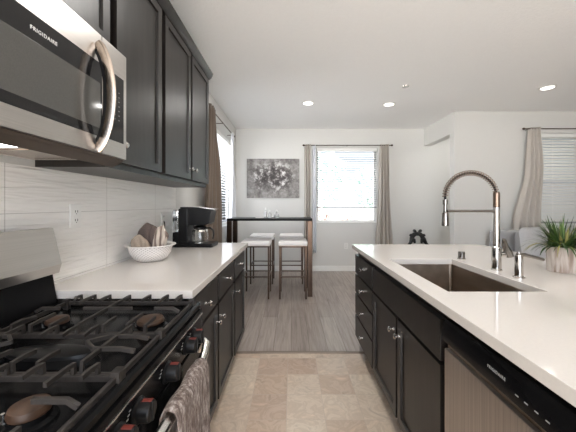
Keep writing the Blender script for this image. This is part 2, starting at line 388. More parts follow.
struct('wall_header', MB().box(2.56, 2.69, LY+.13, BY, 2.41, CH), m_wall)
struct('wall_hall', MB().box(4.6, 4.7, LY+.13, BY+.14, 0, CH), m_wall)
struct('wall_rear_blocker', MB().box(1.7, RX, -2.5, -2.4, 0, CH), m_dark_wall)  # unseen wall, added to keep rear daylight off the living wall
struct('wall_right', MB().box(RX, RX+.1, -2.4, LY+.13, 0, CH), m_wall)
struct('wall_backsplash', MB().box(WX, WX+.008, -.6, Y(2.57), .915, 1.427), m_wave)
struct('baseboard_back', MB().prism([(BY-.016, 0), (BY-.016, .085), (BY-.006, .10), (BY, .10), (BY, 0)], 'x', WX, 4.6), m_white)
struct('baseboard_left', MB().prism([(WX+.016, 0), (WX+.016, .085), (WX+.006, .10), (WX, .10), (WX, 0)], 'y', Y(2.66), BY-.016), m_white)
struct('baseboard_living', MB().prism([(LY-.016, 0), (LY-.016, .085), (LY-.006, .10), (LY, .10), (LY, 0)], 'x', 2.56, RX), m_white)
def window(i, axis, c, hole, mid=None):
    h0, h1, z0, z1 = hole
    def bx(mb, a0, a1, zz0, zz1, d0, d1):
        if axis == 'y': mb.box(a0, a1, c+d0, c+d1, zz0, zz1)
        else: mb.box(c-d1, c-d0, a0, a1, zz0, zz1)
    f = MB(); t = .05; rs = [(h0, h1, z0, z0+t), (h0, h1, z1-t, z1), (h0, h0+t, z0+t, z1-t), (h1-t, h1, z0+t, z1-t)]
    if mid: rs.append((h0+t, h1-t, mid-.025, mid+.025))
    for r in rs: bx(f, *r, .08, .125)
    wo = struct('window_%d' % i, f, m_white)
    p = MB(); bx(p, h0+t, h1-t, z0+t, z1-t, .098, .104); p.build('pane', m_pane, wo)
    s = MB(); bx(s, h0, h1, z0, z0+.012, -.012, .08); s.build('sill', m_white, wo)
window(1, 'y', BY, W1); window(2, 'x', WX, W2); window(3, 'y', LY, W3, 1.63)

# ------------------------------------------------------------------ outside
struct('ground_outside', MB().box(-6.5, 11, BY+2.2, BY+7, -.35, -.25), m_gnd)
fn = empty('garden_fence', (2, BY+6, -.25), 'pale timber fence outside beyond the back window', 'fence')
mb = MB(fn.location)
for k in range(56): mb.box(-6+k*.3, -6+k*.3+.285, BY+6, BY+6.03, -.25, 1.05+.02*(k % 2))
mb.build('board_panel', m_fence, fn); MB(fn.location).box(-6, 10.8, BY+6.03, BY+6.07, .7, .8).build('rail', m_fence, fn)
def bush(c, r, label, seed, leaf=None, n=420):
    rnd = random.Random(seed); e = empty('garden_shrub', (c[0], c[1], -.25), label, 'shrub')
    st = MB(e.location); st.tube([(c[0], c[1], -.25), (c[0]+.05, c[1], c[2]-r*.4), (c[0], c[1]+.05, c[2])], [.06, .05, .03], n=7).build('stem', m_fence, e)
    mb = MB(e.location)
    for _ in range(n):
        d = Vector((rnd.gauss(0, 1), rnd.gauss(0, 1), rnd.gauss(0, 1))).normalized()*r*rnd.uniform(.55, 1)
        p = Vector(c)+d; a = Vector((rnd.gauss(0, 1), rnd.gauss(0, 1), rnd.gauss(0, 1))).normalized(); b_ = a.orthogonal().normalized(); s_ = rnd.uniform(.06, .13)*r
        vs = [mb.bm.verts.new(p+q) for q in (a*s_*1.6, b_*s_, -a*s_*1.6, -b_*s_)]; mb.bm.faces.new(vs)
    mb.build('foliage', leaf or m_bush, e, recalc=False)
bush((1.0, BY+4.2, 2.15), .95, 'round green shrub outside seen through the lower blind of the back window', 1)
m_rose = M('dusty_pink_leaf', (.42, .27, .23), .7, var=.3, scale=8)
bush((.95, BY+4.9, .72), .5, 'sparse dusty pink shrub outside below the back window blind', 4, m_rose, 90)
bush((2.1, BY+5.0, .60), .45, 'smaller dusty pink shrub outside nearer the hall side of the back window', 5, m_rose, 60)
bush((2.9, BY+4.8, 1.9), .8, 'lower green shrub outside to the right of the round one', 2)
bush((6.4, BY+3.2, 1.9), 1.3, 'tall green shrub outside the living room window', 3)

# ------------------------------------------------------------------ blinds, rods, curtains
def blind(axis, c, a0, a1, ztop, zbot, label, slat=None):
    loc = ((a0+a1)/2, c, zbot) if axis == 'y' else (c, (a0+a1)/2, zbot)
    e = empty('window_blind', loc, label, 'blind')
    def bx(mb, d0, d1, z0, z1, b=0, aa0=a0, aa1=a1):
        if axis == 'y': mb.box(aa0, aa1, c+d0, c+d1, z0, z1, b)
        else: mb.box(c-d1, c-d0, aa0, aa1, z0, z1, b)
    mb = MB(loc); bx(mb, -.012, .05, ztop-.06, ztop, .004); mb.build('headrail', m_white, e)
    mb = MB(loc); bx(mb, -.004, .046, zbot, zbot+.022, .004); mb.build('bottom_rail', m_rail, e)
    mb = MB(loc); z = ztop-.085; th = math.radians(-3)
    while z > zbot+.04:
        hw = .025; dz = math.sin(th)*hw; dd = math.cos(th)*hw
        pts = [(c+.021-dd, z-dz), (c+.021+dd, z+dz), (c+.021+dd, z+dz+.003), (c+.021-dd, z-dz+.003)] if axis == 'y' else \
              [(c-.021+dd, z-dz), (c-.021-dd, z+dz), (c-.021-dd, z+dz+.003), (c-.021+dd, z-dz+.003)]
        mb.prism(pts, 'x' if axis == 'y' else 'y', a0+.004, a1-.004); z -= .043
    mb.build('slats', slat or m_slat, e)
    for f in (.16, .5, .84):
        a = a0+(a1-a0)*f; p0 = (a, c-.006, zbot+.02) if axis == 'y' else (c+.006, a, zbot+.02); p1 = (*p0[:2], ztop-.05)
        MB(loc).tube([p0, p1], .0018, n=5).build('ladder_cord', m_white, e)
    return e
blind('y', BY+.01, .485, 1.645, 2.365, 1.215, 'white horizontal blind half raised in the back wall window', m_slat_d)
blind('x', WX-.01, W2[0]+.015, W2[1]-.015, 2.365, 1.0, 'white horizontal blind in the side window behind the coffee maker', m_slat_w)
blind('y', LY+.01, 3.915, 5.135, 2.395, .985, 'white horizontal blind in the living room window above the plant')
def rod(p0, p1, out, label, wallc, axis):
    e = empty('curtain_rod', p0, label, 'curtain rod'); mb = MB(p0); mb.tube([p0, p1], .008, n=10).build('pole', m_gun, e)
    d = (Vector(p1)-Vector(p0)).normalized()
    for q, s in ((Vector(p0), -1), (Vector(p1), 1)):
        MB(p0).tube([q, q+d*s*.012, q+d*s*.03, q+d*s*.042], [.008, .017, .017, .006], n=12).build('finial', m_gun, e)
    for f in (.04, .5, .96):
        q = Vector(p0).lerp(Vector(p1), f); wq = Vector((q.x, wallc, q.z)) if axis == 'y' else Vector((wallc, q.y, q.z))
        MB(p0).tube([wq, q], .005, n=8).build('bracket', m_gun, e)
CB = BY-.10; CL = WX+.10; CLV = LY-.09
rod((.25, CB, 2.40), (1.88, CB, 2.40), 0, 'slim dark curtain rod above the back wall window', BY, 'y')
rod((CL, Y(3.24), 2.43), (CL, Y(4.72), 2.43), 0, 'slim dark curtain rod over the side window beyond the upper cabinets', WX, 'x')
rod((3.60, CLV, 2.445), (5.45, CLV, 2.445), 0, 'slim dark curtain rod above the living room window', LY, 'y')
def curtain(prof, axis, c, ztop, zbot, folds, amp, mat, label, name='window_curtain', ph=0):
    # prof: list of (t from the top 0..1, a0, a1); along-wall extent at that height
    def ext(t):
        for (t0, p0, q0), (t1, p1, q1) in zip(prof, prof[1:]):
            if t <= t1:
                f = (t-t0)/max(1e-6, t1-t0); f = f*f*(3-2*f); return p0+(p1-p0)*f, q0+(q1-q0)*f
        return prof[-1][1:]
    def fn(u, v):
        a0, a1 = ext(v); a = a0+(a1-a0)*(u+.012*math.sin(9*u+4*v))
        s = math.sin(2*PI*folds*u+ph+.5*math.sin(3*v+ph)); s = math.copysign(abs(s)**.8, s)
        d = amp*(.75+.35*v)*s + .01*math.sin(5*u+6*v)
        z = ztop+(zbot-ztop)*v
        return Vector((a, c+d, z)) if axis == 'y' else Vector((c+d, a, z))
    a0, a1 = prof[-1][1:]; loc = ((a0+a1)/2, c, zbot) if axis == 'y' else (c, (a0+a1)/2, zbot)
    mb = MB(loc); mb.grid(fn, folds*14, 28); o = mb.build(name, mat, ang=80)
    so = o.modifiers.new('thickness', 'SOLIDIFY'); so.thickness = .003
    return tag(o, label, 'curtain')
curtain([(0, .245, .36), (.4, .245, .365), (1, .235, .37)], 'y', CB-.002, 2.42, .37, 3, .040, m_cur, 'grey curtain gathered beside the painting, between it and the back window')
curtain([(0, .395, .46), (.4, .40, .47), (1, .40, .475)], 'y', CB+.006, 2.40, .37, 2, .020, m_lin, 'pale blue grey curtain lining hanging inside the back window', ph=1)
curtain([(0, 1.68, 1.84), (.3, 1.66, 1.86), (1, 1.59, 1.93)], 'y', CB-.002, 2.42, .34, 4, .042, m_cur, 'grey curtain gathered at the side of the back window towards the hall', ph=.6)
curtain([(0, Y(3.27), Y(3.55)), (.35, Y(3.20), Y(3.75)), (1, Y(3.05), Y(3.90))], 'x', CL, 2.46, .36, 4, .036, m_cur_l, 'dark taupe curtain hanging between upper cabinet end and side window')
curtain([(0, Y(4.50), Y(4.66)), (.5, Y(4.50), Y(4.74)), (1, Y(4.46), Y(4.80))], 'x', CL, 2.44, .36, 3, .030, m_lin, 'pale grey curtain at the far side of the side window near the room corner')
curtain([(0, 3.66, 3.82), (.3, 3.62, 3.88), (.72, 3.42, 3.86), (1, 3.36, 3.82)], 'y', CLV, 2.465, .36, 4, .034, m_cur2, 'pale grey curtain slanting down beside the living room window behind the sofa', ph=.3)

# ------------------------------------------------------------------ cabinets
def shaker(loc, xf, dx, y0, y1, z0, z1, parent, stile=.058, t=.0295, name='door'):
    tb = bmesh.new(); bmesh.ops.create_cube(tb, size=1)
    for v in tb.verts: v.co = Vector((xf - dx*t/2 + v.co.x*t, (y0+y1)/2+v.co.y*(y1-y0), (z0+z1)/2+v.co.z*(z1-z0)))
    tb.faces.ensure_lookup_table(); f = max(tb.faces, key=lambda q: q.calc_center_median().x*dx)
    bmesh.ops.inset_region(tb, faces=[f], thickness=.003, depth=.0)
    for v in f.verts: v.co.x += 0
    for v in tb.verts:
        pass
    bmesh.ops.inset_region(tb, faces=[f], thickness=stile)
    bmesh.ops.inset_region(tb, faces=[f], thickness=.004, depth=-.010)
    mb = MB(loc); mb.merge(tb)
    return mb.build(name, m_cab, parent, ang=20)
def slab(loc, xf, dx, y0, y1, z0, z1, parent, name='drawer'):
    mb = MB(loc); mb.box(xf-dx*.0295, xf, y0, y1, z0, z1, .0045, 2); return mb.build(name, m_cab, parent)
def knob(loc, xf, dx, y, z, parent):
    mb = MB(loc); mb.lathe([(0, 0), (.009, 0), (.009, .003), (.0055, .006), (.0055, .014), (.010, .018), (.0145, .022), (.0145, .026), (.010, .031), (0, .033)], (xf, y, z), 'x' if dx > 0 else '-x', 20)
    o = mb.build('knob', m_chrome, parent); return o
def base_body(loc, xface, dx, xback, y0, y1, parent, ztop=.88, low=None, name='body'):
    kick = xface-dx*.075
    if low is None: pts = [(xback, .0), (kick, .0), (kick, .1), (xface, .1), (xface, ztop), (xback, ztop)]
    else: pts = [(xback, 0), (kick, 0), (kick, .1), (xface, .1), (xface, ztop), (xface-dx*.02, ztop), (xface-dx*.02, low), (xback, low)]
    return MB(loc).prism(pts, 'y', y0, y1).build(name, m_cab, parent)

# left base: pair + single
LF = -.43
def left_unit(y0, y1, label, splits, doorknob):
    loc = (-.75, (y0+y1)/2, 0); e = empty('base_cabinet', loc, label, 'cabinet', )
    base_body(loc, LF-.03, 1, WX+.005, y0, y1, e)
    for (a, b), kn in zip(splits, doorknob):
        d = slab(loc, LF, 1, a, b, .70, .855, e); knob(loc, LF, 1, (a+b)/2, .777, d)
        d = shaker(loc, LF, 1, a, b, .115, .685, e); knob(loc, LF, 1, b-.032 if kn else a+.032, .60, d)
left_unit(Y(1.165), Y(2.125), 'dark two door base cabinet beside the range with two top drawers', [(Y(1.17)+.005, Y(1.632)), (Y(1.664), Y(2.105))], [1, 0])
left_unit(Y(2.127), Y(2.59), 'narrow dark base cabinet at the end of the run nearest the bar table', [(Y(2.145), Y(2.56))], [0])
ct = MB((-.74, Y(1.9), .88)); ct.box(WX+.002, -.41, Y(1.157)+.004, Y(2.64), .8805, .915, .003)
tag(ct.build('kitchen_countertop', m_count), 'white quartz countertop under the coffee maker and bowl', 'countertop')

# upper cabinets
UF = -.74
def upper(y0, y1, z0, z1, label, doors, knobs, rail=True):
    loc = (-.9, (y0+y1)/2, z0); e = empty('wall_cabinet', loc, label, 'cabinet')
    MB(loc).box(WX+.009 if z0 < 1.43 else WX+.002, UF-.03, y0, y1, z0, z1).build('body', m_cab, e)
    for (a, b), k in zip(doors, knobs):
        d = shaker(loc, UF, 1, a, b, z0+.028, z1-.012, e)
        if k is not None: knob(loc, UF, 1, b-.03 if k else a+.03, z0+.028+.075, d)
UZ0, UZ1 = 1.4275, 2.40
upper(Y(1.158), Y(1.62), UZ0, UZ1, 'dark wall cabinet with a single door just past the microwave', [(Y(1.187), Y(1.60))], [0])
upper(Y(1.622), Y(2.525), UZ0, UZ1, 'dark two door wall cabinet above the bowl and coffee maker', [(Y(1.645), Y(2.062)), (Y(2.092), Y(2.505))], [1, 0])
upper(Y(.395), Y(1.156), 1.882, UZ1, 'short dark two door wall cabinet over the microwave', [(Y(.42), Y(.765)), (Y(.785), Y(1.142))], [1, 0])
loc = (-.72, Y(1.5), 2.40); mb = MB(loc)
mb.prism([(WX+.002, 2.4005), (-.745, 2.4005), (-.725, 2.415), (-.712, 2.44), (-.708, 2.455), (WX+.002, 2.455)], 'y', Y(.38), Y(2.535))
tag(mb.build('crown_moulding', m_cab), 'dark crown moulding running along the top of the wall cabinets', 'moulding')

# ------------------------------------------------------------------ lettering helper
def text(s, size, name, parent, mat, loc, origin, facing):
    cu = bpy.data.curves.new(name, 'FONT'); cu.body = s; cu.size = size; cu.extrude = .0004; cu.align_x = 'CENTER'; cu.align_y = 'CENTER'; cu.space_character = 1.2
    tmp = bpy.data.objects.new('tmp', cu); me = bpy.data.meshes.new_from_object(tmp); bpy.data.objects.remove(tmp); bpy.data.curves.remove(cu)
    R = Matrix(((0, 0, 1), (1, 0, 0), (0, 1, 0))) if facing > 0 else Matrix(((0, 0, -1), (-1, 0, 0), (0, 1, 0)))
    me.transform(Matrix.Translation(Vector(loc)-Vector(origin)) @ R.to_4x4()); me.materials.append(mat)
    o = bpy.data.objects.new(name, me); COL.objects.link(o); o.parent = parent; return o

# ------------------------------------------------------------------ microwave
MY0, MY1, MZ0, MZ1, MF = Y(.395), Y(1.154), 1.455, 1.877, -.68
loc = (-.87, (MY0+MY1)/2, MZ0); e = empty('microwave', loc, 'stainless over-the-range microwave with black glass door and bowed handle', 'microwave')
MB(loc).box(WX+.012, MF-.022, MY0+.004, MY1, MZ0+.003, MZ1, .002).build('body', M('microwave_case', (.30, .28, .27), .4, metal=.6), e)
MB(loc).prism([(MF-.022, MZ0+.0025), (MF-.008, MZ0-.001), (MF-.02, MZ0-.014), (MF-.055, MZ0-.030), (MF-.055, MZ0+.0025)], 'y', MY0+.01, MY1-.004).build('vent_grille', m_grille, e)
YD = Y(1.006)
d = MB(loc).box(MF-.021, MF, MY0+.002, YD-.002, MZ0, MZ1, .003).build('door', m_steel, e)
MB(loc).box(MF-.004, MF+.0012, MY0+.03, YD-.0025, 1.512, 1.774, .001).build('glass', m_glass_b, d)
MB(loc).box(MF-.002, MF+.0022, MY0+.07, YD-.012, 1.542, 1.702, .001).build('window_screen', m_mesh_b, d)
text('FRIGIDAIRE', .0145, 'logo', d, m_letter, (MF+.0025, Y(.768), 1.7335), loc, 1)
pts = []
for k in range(25):
    t = -1+2*k/24; pts.append((MF+.004+.051*(1-t*t)**.7, Y(.972), 1.648+.185*t))
hd = MB(loc).tube(pts, .0165, n=16, flat=(1, .34)).build('handle', m_hand, d)
MB(loc).tube([(x-.0075, y, z) for x, y, z in pts[1:-1]], .0200, n=12, flat=(1, .10)).build('handle_back', m_black, hd)
p = MB(loc).box(MF-.021, MF, YD+.001, MY1, MZ0, MZ1, .003).build('control_panel', m_steel, e)
MB(loc).box(MF-.004, MF+.0012, YD+.004, Y(1.133), 1.516, 1.774, .001).build('touch_pad', m_glass_b, p)
mb = MB(loc)
for r in range(7):
    for c in range(3): mb.box(MF+.001, MF+.0016, Y(1.048)+c*.026, Y(1.048)+c*.026+.007, 1.60+r*.018, 1.603+r*.018)
o = mb.build('button_marking', m_dim, p)
MB(loc).box(WX+.03, MF-.06, MY0+.03, MY1-.03, MZ0-.004, MZ0+.002).build('underside_panel', M('underside', (.62, .55, .49), .4, metal=.2), e)
MB(loc).box(-.93, -.84, Y(.70), Y(.86), MZ0-.009, MZ0-.0045, .002).build('cooktop_lamp', M('lamp_lens', (.9, .9, .88), .3, emit=6), e)
MB(loc).box(-1.0, -.78, Y(.90), Y(1.09), MZ0-.008, MZ0-.0045).build('grease_filter', m_bronze, e)

# ------------------------------------------------------------------ range
RY0, RY1 = Y(.395), Y(1.154)
loc = (-.7, (RY0+RY1)/2, 0); e = empty('gas_range', loc, 'black gas range with cast iron grates and a stainless backguard', 'range')
MB(loc).box(WX+.012, -.40, RY0, RY1-.001, .0, .845, .002).build('body', m_enamel, e)
ctp = MB(loc).prism([(WX+.012, .8455), (-.386, .8455), (-.376, .85), (-.376, .864), (-.382, .872), (-.396, .873), (-.408, .855), (-.90, .855), (-.915, .868), (WX+.012, .868)], 'y', RY0, RY1-.001).build('cooktop', m_enamel, e)
bgd = MB(loc).prism([(WX+.012, .8685), (-.965, .8685), (-.985, .99), (-.985, 1.0), (-1.0, 1.17), (WX+.012, 1.17)], 'y', RY0, RY1).build('backguard', m_enamel, e)
MB(loc).prism([(-.9835, .985), (-.958, .992), (-.948, 1.028), (-.983, 1.175), (-1.0, 1.177), (-1.0, 1.14)], 'y', RY0, RY1+.001).build('backguard_panel', m_steel, bgd, ang=12)
cp = MB(loc).prism([(-.399, .735), (-.372, .738), (-.368, .82), (-.370, .845), (-.399, .845)], 'y', RY0, RY1-.001).build('control_panel', m_enamel, e)
MB(loc).box(-.3745, -.366, RY0, RY1-.001, .822, .827, .001).build('panel_trim', m_nickel, cp)
for q in (1.055, .985, .83, .674, .592):
    y = Y(q); kz = .775
    k = MB(loc).lathe([(0, -.004), (.031, -.004), (.031, .004), (.026, .008), (.0245, .032), (.022, .036), (0, .036)], (-.3705, y, kz), 'x', 26).build('control_knob', m_black, e)
    MB(loc).box(-.362, -.331, y-.006, y+.006, kz-.023, kz+.0255, .003).build('grip', m_black, k)
    MB(loc).box(-.358, -.335, y-.0062, y+.0062, kz+.0245, kz+.0267, .001).build('red_marker', m_red, k)
    mb = MB(loc)
    for t in (-.30, -.05, .2): mb.box(-.3695, -.3685, y-.044+.02*t, y-.036+.02*t, kz+.018+.03*t, kz+.021+.03*t)
    mb.build('dial_marking', m_dim, cp)
dr = MB(loc).box(-.399, -.368, RY0+.004, RY1-.005, .225, .731, .006).build('oven_door', m_enamel, e)
MB(loc).box(-.369, -.3665, RY0+.10, RY1-.11, .32, .58, .001).build('oven_window', m_glass_b, dr)
MB(loc).box(-.399, -.370, RY0+.004, RY1-.005, .07, .218, .005).build('storage_drawer', m_enamel, e)
HX, HZ = -.322, .705
pts = [(-.366, Y(.425), .70), (-.340, Y(.430), .745), (-.326, Y(.45), .742), (-.323, Y(.485), .72)] + [(HX, Y(.52)+(Y(1.0)-Y(.52))*k/8, HZ) for k in range(9)] + [(-.323, Y(1.04), .72), (-.326, Y(1.075), .742), (-.340, Y(1.092), .745), (-.366, Y(1.097), .70)]
MB(loc).tube(pts, .014, n=14, flat=(1.1, .8)).build('oven_handle', m_nickel, dr)
# burners
for bx_, by_, r in ((-.50, .535, .034), (-.79, .535, .034), (-.475, .945, .042), (-.79, .945, .034)):
    y = Y(by_)
    b = MB(loc).lathe([(0, .8552), (r*1.35, .8552), (r*1.3, .861), (r*1.02, .865), (r*1.0, .874), (0, .874)], (bx_, y, 0), n=30).build('burner', m_enamel, e)
    MB(loc).lathe([(0, .8742), (r*.98, .8745), (r*1.02, .88), (r*.94, .889), (r*.5, .893), (0, .894)], (bx_, y, 0), n=30).build('burner_cap', m_cap, b)
    MB(loc).tube([(bx_-r*1.25, y-.01, .8555), (bx_-r*1.25, y-.01, .878)], .004, n=8).build('igniter', m_nickel, b)
b = MB(loc).lathe([(0, .8552), (.05, .8552), (.047, .865), (.045, .874), (0, .874)], (-.64, Y(.745), 0), n=30, squash=(2.6, .9)).build('burner', m_enamel, e)
MB(loc).lathe([(0, .8742), (.045, .8742), (.043, .882), (.03, .886), (0, .8865)], (-.64, Y(.745), 0), n=30, squash=(2.6, .9)).build('burner_cap', m_black, b)
GZ = .908
def grate(y0, y1, outer):
    mb = MB(loc); y0, y1 = Y(y0), Y(y1); yc = (y0+y1)/2; wd = .009
    fx0, fx1 = -.895, -.395
    zf = GZ-.030
    for y in (y0, y1): mb.box(fx0, fx1, y-wd/2, y+wd/2, zf-.006, zf+.008, .002)
    for x in (fx0, fx1): mb.box(x-wd/2, x+wd/2, y0, y1, zf-.006, zf+.008, .002)
    for x in (fx0, fx1):
        for y in (y0, y1): mb.box(x-.011, x+.011, y-.009, y+.009, .8555, GZ-.012, .002)
    def finger(pts): mb.tube(pts, .0062, n=4, flat=(1.15, .9))
    if outer:
        for s, yy in ((1, y0), (-1, y1)):
            L_ = yc-y0
            for x, f in ((-.84, .42), (-.785, .62), (-.725, .42), (-.565, .42), (-.495, .62), (-.44, .42)):
                tx = x + (.02 if f < .5 and x < -.785 else 0)
                finger([(x, yy-s*.004, zf), (x, yy-s*.004, GZ), (x, yy+s*L_*.2, GZ+.001), (tx, yy+s*L_*f, GZ)])
        finger([(-.643, y0, zf), (-.643, y0, GZ), (-.643, yc, GZ), (-.643, y1, GZ), (-.643, y1, zf)])
        for xx, s in ((fx0, 1), (fx1, -1), (-.643, 1), (-.643, -1)):
            L_ = .085; finger([(xx, yc, GZ-.012 if xx in (fx0, fx1) else GZ), (xx+s*.02, yc, GZ), (xx+s*L_, yc, GZ)])
    else:
        for x in (-.80, -.48):
            finger([(x, y0, zf), (x, y0, GZ), (x, yc, GZ), (x, y1, GZ), (x, y1, zf)])
        for x, s in ((-.80, 1), (-.48, -1)):
            for q in (-1, 1):
                finger([(x-s*.085, yc+q*.035, GZ-.006), (x-s*.05, yc+q*.035, GZ), (x+s*.02, yc+q*.035, GZ), (x+s*.06, yc, GZ)])
        for x in (-.70, -.64, -.58):
            for s, yy in ((1, y0), (-1, y1)): finger([(x, yy, zf), (x, yy, GZ), (x, yy+s*.03, GZ), (x, yy+s*.06, GZ-.003)])
    return mb.build('grate', m_iron, e)
grate(.405, .632, True); grate(.642, .836, False); grate(.846, 1.115, True)
# towel over the handle
ty0, ty1 = Y(.735), Y(.995)
prof = [(-.350, .40), (-.349, .55), (-.346, .68), (-.343, .707), (-.336, .722), (-.322, .728), (-.308, .722), (-.301, .705), (-.299, .66), (-.297, .52), (-.294, .36)]
def tw(u, v):
    i = v*(len(prof)-1); a = min(int(i), len(prof)-2); f = i-a
    x = prof[a][0]*(1-f)+prof[a+1][0]*f; z = prof[a][1]*(1-f)+prof[a+1][1]*f
    fall = max(0, (.70-z))/.3; s = 1 if x > -.322 else -.25
    return Vector((x+s*fall*.012*math.sin(u*15+.5)+s*.004*abs(math.sin(u*7)), ty0+(ty1-ty0)*u+fall*.01*math.sin(4*u), z+.004*math.sin(u*11)*(1-min(1, fall))))
mb = MB((HX, (ty0+ty1)/2, .36)); mb.grid(tw, 40, 40); o = mb.build('kitchen_towel', m_towel, ang=80)
so = o.modifiers.new('thickness', 'SOLIDIFY'); so.thickness = .004; so.offset = 1
tag(o, 'mottled brown and white towel draped over the oven handle', 'towel')

# ------------------------------------------------------------------ island
IF = .565; IE = Y(2.49)           # door face, far end of the cabinets
IB = 1.19
DY0, DY1 = Y(.42), Y(1.035)
SY0, SY1 = Y(1.042), Y(1.955)
loc = (.9, (SY1+IE)/2, 0); e = empty('drawer_cabinet', loc, 'dark four drawer base cabinet at the far end of the island', 'cabinet')
base_body(loc, IF+.03, -1, IB, SY1+.001, IE, e)
for z0, z1 in ((.675, .835), (.505, .663), (.318, .493), (.118, .306)):
    d = slab(loc, IF, -1, SY1+.012, IE-.005, z0, z1, e); knob(loc, IF, -1, (SY1+IE)/2, (z0+z1)/2, d)
loc = (.9, (SY0+SY1)/2, 0); e = empty('sink_cabinet', loc, 'dark two door cabinet under the sink with a false drawer front', 'cabinet')
base_body(loc, IF+.03, -1, IB, SY0, SY1, e, low=.60)
slab(loc, IF, -1, SY0+.022, SY1-.012, .675, .835, e, 'false_front')
ym = Y(1.507)
d = shaker(loc, IF, -1, SY0+.022, ym-.012, .115, .66, e); knob(loc, IF, -1, ym-.012-.032, .583, d)
d = shaker(loc, IF, -1, ym+.012, SY1-.012, .115, .66, e); knob(loc, IF, -1, ym+.012+.032, .583, d)
struct('wall_island', MB().box(IB+.001, IB+.11, DY0-.3, IE, 0, .8795), m_wall)
loc = (.9, DY0-.15, 0); e = empty('base_cabinet', loc, 'plain dark base cabinet on the island before the dishwasher', 'cabinet')
base_body(loc, IF+.03, -1, IB, DY0-.30, DY0-.004, e); shaker(loc, IF, -1, DY0-.29, DY0-.014, .115, .835, e)
# dishwasher
loc = (.9, (DY0+DY1)/2, 0); e = empty('dishwasher', loc, 'stainless dishwasher with black control strip built into the island', 'dishwasher')
MB(loc).prism([(IB-.01, .01), (IF+.09, .01), (IF+.09, .1), (IF+.03, .1), (IF+.03, .875), (IB-.01, .875)], 'y', DY0, DY1).build('body', m_black, e)
MB(loc).box(IF-.002, IF+.0295, DY0+.002, DY1-.002, .105, .745, .005).build('door', m_steel2, e)
MB(loc).prism([(IF+.0295, .746), (IF+.012, .746), (IF+.012, .762), (IF+.0295, .762)], 'y', DY0+.003, DY1-.003).build('pocket_handle', m_bronze, e)
cp = MB(loc).prism([(IF+.0295, .763), (IF+.004, .763), (IF-.008, .775), (IF-.012, .80), (IF-.006, .835), (IF+.004, .85), (IF+.0295, .853)], 'y', DY0+.002, DY1-.002).build('control_panel', m_enamel, e)
text('FRIGIDAIRE', .0115, 'logo', cp, m_dim2, (IF-.0122, Y(.757), .8175), loc, -1)
mb = MB(loc)
for q in (.695, .668, .640, .612): mb.box(IF-.0125, IF-.0114, Y(q)-.013, Y(q)-.003, .8005, .803)
mb.build('button_marking', m_dim, cp)
# countertop with sink cut-out
hx0, hx1, hy0, hy1 = .645, 1.055, Y(1.15), Y(1.842)
X = [.545, hx0, hx1, 1.70]; YY = [-.1, hy0, hy1, Y(2.527)]
mb = MB((1.1, Y(1.3), .88)); bm = mb.bm; V = {}
for k, z in enumerate((.88, .915)):
    for i, x in enumerate(X):
        for j, y in enumerate(YY): V[i, j, k] = bm.verts.new((x, y, z))
for k in (0, 1):
    for i in range(3):
        for j in range(3):
            if (i, j) != (1, 1): bm.faces.new((V[i, j, k], V[i+1, j, k], V[i+1, j+1, k], V[i, j+1, k]))
outer = [(i, 0) for i in range(3)] + [(3, j) for j in range(3)] + [(i, 3) for i in (3, 2, 1)] + [(0, j) for j in (3, 2, 1)]
for lp in (outer, [(1, 1), (2, 1), (2, 2), (1, 2)]):
    for q in range(len(lp)):
        a, b = lp[q], lp[(q+1) % len(lp)]; bm.faces.new((V[(*a, 0)], V[(*b, 0)], V[(*b, 1)], V[(*a, 1)]))
bmesh.ops.recalc_face_normals(bm, faces=bm.faces[:])
ed = [x for x in bm.edges if len(x.link_faces) == 2 and x.calc_face_angle(0) > .5]
bmesh.ops.bevel(bm, geom=ed, offset=.003, segments=2, profile=.5, affect='EDGES')
tag(mb.build('island_countertop', m_count), 'white quartz countertop of the island with the sink cut into it', 'countertop')
# sink
loc = ((hx0+hx1)/2, (hy0+hy1)/2, .66); e = empty('kitchen_sink', loc, 'dark stainless rectangular undermount sink in the island', 'sink')
def rr(x0, x1, y0, y1, r, n=5):
    out = []
    for cx, cy, a in ((x1-r, y1-r, 0), (x0+r, y1-r, 90), (x0+r, y0+r, 180), (x1-r, y0+r, 270)):
        for k in range(n+1): t = math.radians(a+90*k/n); out.append((cx+r*math.cos(t), cy+r*math.sin(t)))
    return out
mb = MB(loc); prev = None; bm = mb.bm
for off, z, r in ((.012, .8785, .004), (-.004, .8785, .02), (-.006, .70, .02), (-.014, .676, .02), (-.035, .668, .02)):
    ring = [bm.verts.new((x, y, z)) for x, y in rr(hx0-off, hx1+off, hy0-off, hy1+off, max(.006, r))]
    if prev:
        for k in range(len(ring)): bm.faces.new((prev[k], prev[(k+1) % len(ring)], ring[(k+1) % len(ring)], ring[k]))
    prev = ring
bm.faces.new(prev)
b = mb.build('basin', m_sink, e, recalc=False)
so = b.modifiers.new('thickness', 'SOLIDIFY'); so.thickness = .0012
MB(loc).lathe([(0, .672), (.018, .672), (.03, .671), (.043, .673), (.045, .669), (0, .6685)], (.95, Y(1.5), 0)).build('drain', m_chrome, e)

